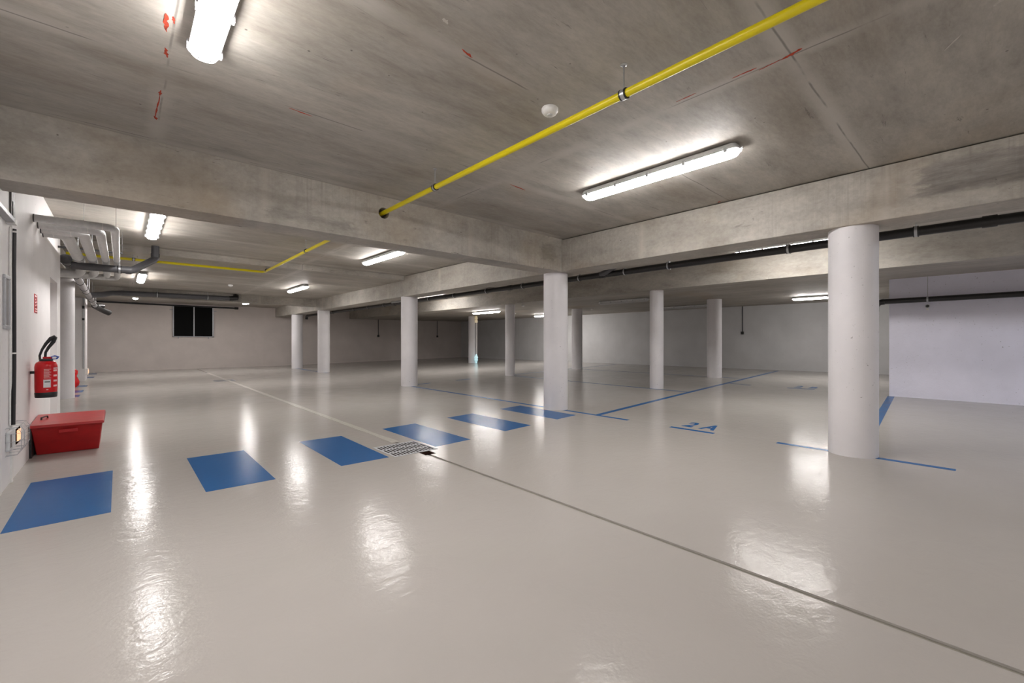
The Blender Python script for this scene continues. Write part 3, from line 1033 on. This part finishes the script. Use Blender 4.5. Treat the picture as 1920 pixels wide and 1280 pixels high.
# second red thing behind the column
rb = MB()
rings = []
for z, hx, hy in ((0.0, 0.13, 0.11), (0.04, 0.17, 0.13), (0.12, 0.19, 0.14), (0.20, 0.165, 0.13), (0.27, 0.135, 0.12), (0.33, 0.155, 0.12), (0.40, 0.16, 0.11), (0.44, 0.12, 0.09), (0.47, 0.05, 0.05)):
    rings.append([(-0.98 + hx * math.copysign(abs(math.cos(t)) ** 0.7, math.cos(t)) + 0.02, 15.0 + hy * math.copysign(abs(math.sin(t)) ** 0.7, math.sin(t)), z + 0.001)
                  for t in [2 * math.pi * j / 28 for j in range(28)]])
rb.loft(rings)
tag(rb.build('red_bag', M['red'], None, True), 'red bulging bag half hidden behind the column by the left wall', 'bag')

# ================================================================ wall fittings on the left
t = thing('poster_frame', 'aluminium poster frame on the left wall at the picture edge', 'frame', (-0.66, 5.12, 1.41))
y0, y1, z0, z1 = 4.925, 5.125, 1.215, 1.625
MB().box(-0.66, -0.645, y0, y1, z0, z0 + 0.03).box(-0.66, -0.645, y0, y1, z1 - 0.03, z1) \
    .box(-0.66, -0.645, y0, y0 + 0.03, z0 + 0.03, z1 - 0.03).box(-0.66, -0.645, y1 - 0.03, y1, z0 + 0.03, z1 - 0.03).build('frame', M['steelp'], t, False, 0.004)
MB().box(-0.66, -0.650, y0 + 0.03, y1 - 0.03, z0 + 0.03, z1 - 0.03).build('poster', M['picture'], t)

t = thing('cable_duct', 'flat grey cable duct coming down the left wall from the beam', 'cable duct', (-0.66, 5.40, 2.2))
MB().box(-0.659, -0.648, 5.18, 5.33, 2.08, 2.74).build('duct', M['ductgrey'], t)
t = thing('door_rail', 'grey horizontal rail above the door at the left edge', 'rail', (-0.66, 4.9, 2.07))
MB().box(-0.659, -0.612, 3.9, 5.06, 2.035, 2.070).build('rail', M['steelp'], t, False, 0.004)
MB().box(-0.659, -0.608, 5.02, 5.10, 2.025, 2.062).build('end_cap', M['white'], t, False, 0.003)

t = thing('cable_conduit', 'black vertical cable conduit on the left wall', 'conduit', (-0.655, 5.38, 1.2))
MB().tube([(-0.640, 5.23, 2.02), (-0.640, 5.21, 1.7), (-0.640, 5.22, 1.3), (-0.640, 5.22, 0.9), (-0.640, 5.18, 0.46)], 0.013, 10).build('conduit', M['black'], t, True)
MB().tube([(-0.652, 5.15, 2.02), (-0.652, 5.15, 0.46)], 0.005, 8).build('thin_cable', M['white'], t, True)
for z in (1.99, 1.02, 0.62):
    MB().tube([(-0.640, 5.22, z), (-0.640, 5.22, z + 0.012)], 0.017, 14).build('clip', M['white'], t, True)

# emergency light in a wire cage
t = thing('emergency_light', 'low emergency light with glowing amber lamp inside a white wire cage', 'emergency light', (-0.66, 5.06, 0.35))
MB().box(-0.66, -0.638, 5.03, 5.16, 0.275, 0.425).build('housing', M['plastic'], t, False, 0.006)
MB().box(-0.638, -0.636, 5.05, 5.10, 0.30, 0.40).build('face_plate', M['ductgrey'], t)
MB().box(-0.66, -0.630, 5.18, 5.42, 0.285, 0.435).build('lamp_housing', M['white'], t, False, 0.006)
MB().box(-0.630, -0.626, 5.20, 5.38, 0.298, 0.420).build('bezel', M['rust'], t)
MB().box(-0.626, -0.620, 5.225, 5.355, 0.318, 0.405).build('lamp', M['amber'], t)
cage = MB()
ya, yb, za, zb = 5.00, 5.47, 0.245, 0.455
for z in (za, za + 0.045, 0.35, zb - 0.045, zb):
    d = 0.080 if abs(z - 0.35) < 0.08 else 0.06
    cage.tube([(-0.658, ya, z), (-0.66 + d, ya + 0.03, z), (-0.66 + d, yb - 0.03, z), (-0.658, yb, z)], 0.0018, 6)
for y in (5.04, 5.17, 5.31, 5.44):
    cage.tube([(-0.658, y, za), (-0.60, y, za), (-0.58, y, za + 0.045), (-0.58, y, zb - 0.045), (-0.60, y, zb), (-0.658, y, zb)], 0.0018, 6)
cage.build('wire_cage', M['steelp'], t, True)

# pilaster cable and small lamp in the distance
t = thing('cable_riser', 'thin dark cable riser beside the far pilaster on the left', 'conduit', (-0.80, 17.18, 1.2))
MB().tube([(-0.815, 17.185, 0.35), (-0.815, 17.185, 2.35)], 0.010, 8).build('cable', M['steelp'], t)
MB().box(-0.84, -0.79, 17.15, 17.195, 2.05, 2.13).build('junction_box', M['black'], t)
MB().box(-0.84, -0.79, 17.15, 17.195, 1.72, 1.78).build('junction_box', M['black'], t)
t = thing('emergency_light', 'tiny distant emergency light glowing beside the far pilaster', 'emergency light', (-0.78, 17.4, 0.3))
MB().box(-0.78, -0.73, 17.35, 17.7, 0.16, 0.34).build('housing', M['white'], t)
MB().box(-0.73, -0.72, 17.42, 17.60, 0.20, 0.30).build('lamp', M['amber'], t)

# ================================================================ back wall
t = thing('wall_hatch', 'black double hatch in a thin metal frame on the back wall', 'hatch', (2.2, 21.9, 1.95))
x0, x1, z0, z1 = 1.50, 2.86, 1.30, 2.55
MB().box(x0, x1, 21.84, 21.90, z0, z0 + 0.035).box(x0, x0 + 0.04, 21.84, 21.90, z0, z1).box(x1 - 0.05, x1, 21.84, 21.90, z0, z1).build('frame', M['steelp'], t)
MB().box(x0 + 0.04, 2.165, 21.87, 21.89, z0 + 0.035, z1).build('left_panel', M['glassy'], t)
MB().box(2.205, x1 - 0.05, 21.87, 21.89, z0 + 0.035, z1).build('right_panel', M['glassy'], t)
MB().box(2.165, 2.205, 21.83, 21.90, z0 + 0.035, z1).build('mullion', M['steelp'], t)
for x in (1.68, 2.68):
    MB().box(x - 0.015, x + 0.015, 21.83, 21.90, z0 - 0.07, z0).build('bracket', M['steelp'], t)
for x in (1.45, 2.90):
    MB().box(x - 0.05, x + 0.05, 21.83, 21.90, 2.38, 2.41).build('bracket', M['steelp'], t)
t = thing('cable_run', 'thin black cable run along the top of the back wall above the hatch', 'cable', (1.5, 21.85, 2.55))
MB().tube([(-0.75, 21.84, 2.585), (2.2, 21.84, 2.56), (3.66, 21.84, 2.555)], 0.032, 10).build('cable', M['black'], t, True)
MB().tube([(3.60, 21.84, 2.555), (3.74, 21.84, 2.555)], 0.05, 12).build('end_cap', M['black'], t, True)


def drop_socket(x, y, ztop, z, label, face):
    t = thing('hanging_socket', label, 'socket', (x, y, z), 'wall sockets on thin conduits')
    MB().tube([(x, y, ztop), (x, y, z)], 0.018, 8).build('conduit', M['grey'], t)
    if face == 'y':
        MB().box(x - 0.05, x + 0.05, y - 0.03, y + 0.015, z - 0.06, z + 0.05).build('socket', M['black'], t, False, 0.01)
    else:
        MB().box(x - 0.035, x + 0.012, y - 0.045, y + 0.045, z - 0.06, z + 0.04).build('socket', M['black'], t, False, 0.01)


drop_socket(10.16, 21.87, cz(10.2), 1.42, 'black wall socket on a conduit left of the third column', 'y')
drop_socket(13.84, 21.87, cz(13.8), 1.42, 'black wall socket on a conduit right of the third column', 'y')
drop_socket(16.2, 5.78, cz(16), 1.43, 'black wall socket on a conduit by the right wall, beside the far column', 'x')

# service pole beside the most distant column
px, py = 12.42, 16.19
t = thing('service_pole', 'white service pole with gold top and teal glowing foot before the most distant column', 'pole', (px, py, fz(px)))
MB().tube([(px, py, 0.22), (px, py, cz(px) - 0.16)], 0.030, 12).build('pole', M['white'], t, True)
MB().tube([(px - 0.075, py, 0.25), (px - 0.075, py, cz(px) - 0.10)], 0.012, 8).build('cable', M['black'], t)
MB().lathe([(0.03, -0.32), (0.07, -0.30), (0.075, -0.22), (0.05, -0.17), (0.08, -0.13), (0.06, -0.04), (0.05, 0.002)], (px - 0.03, py, cz(px)), 16).build('pole_head', M['gold'], t, True)
MB().lathe([(0.05, 0.0), (0.06, 0.10), (0.09, 0.14), (0.07, 0.20), (0.09, 0.26), (0.06, 0.34), (0.035, 0.42)], (px - 0.03, py, fz(px) + 0.002), 16).build('pole_foot', M['teal'], t, True)
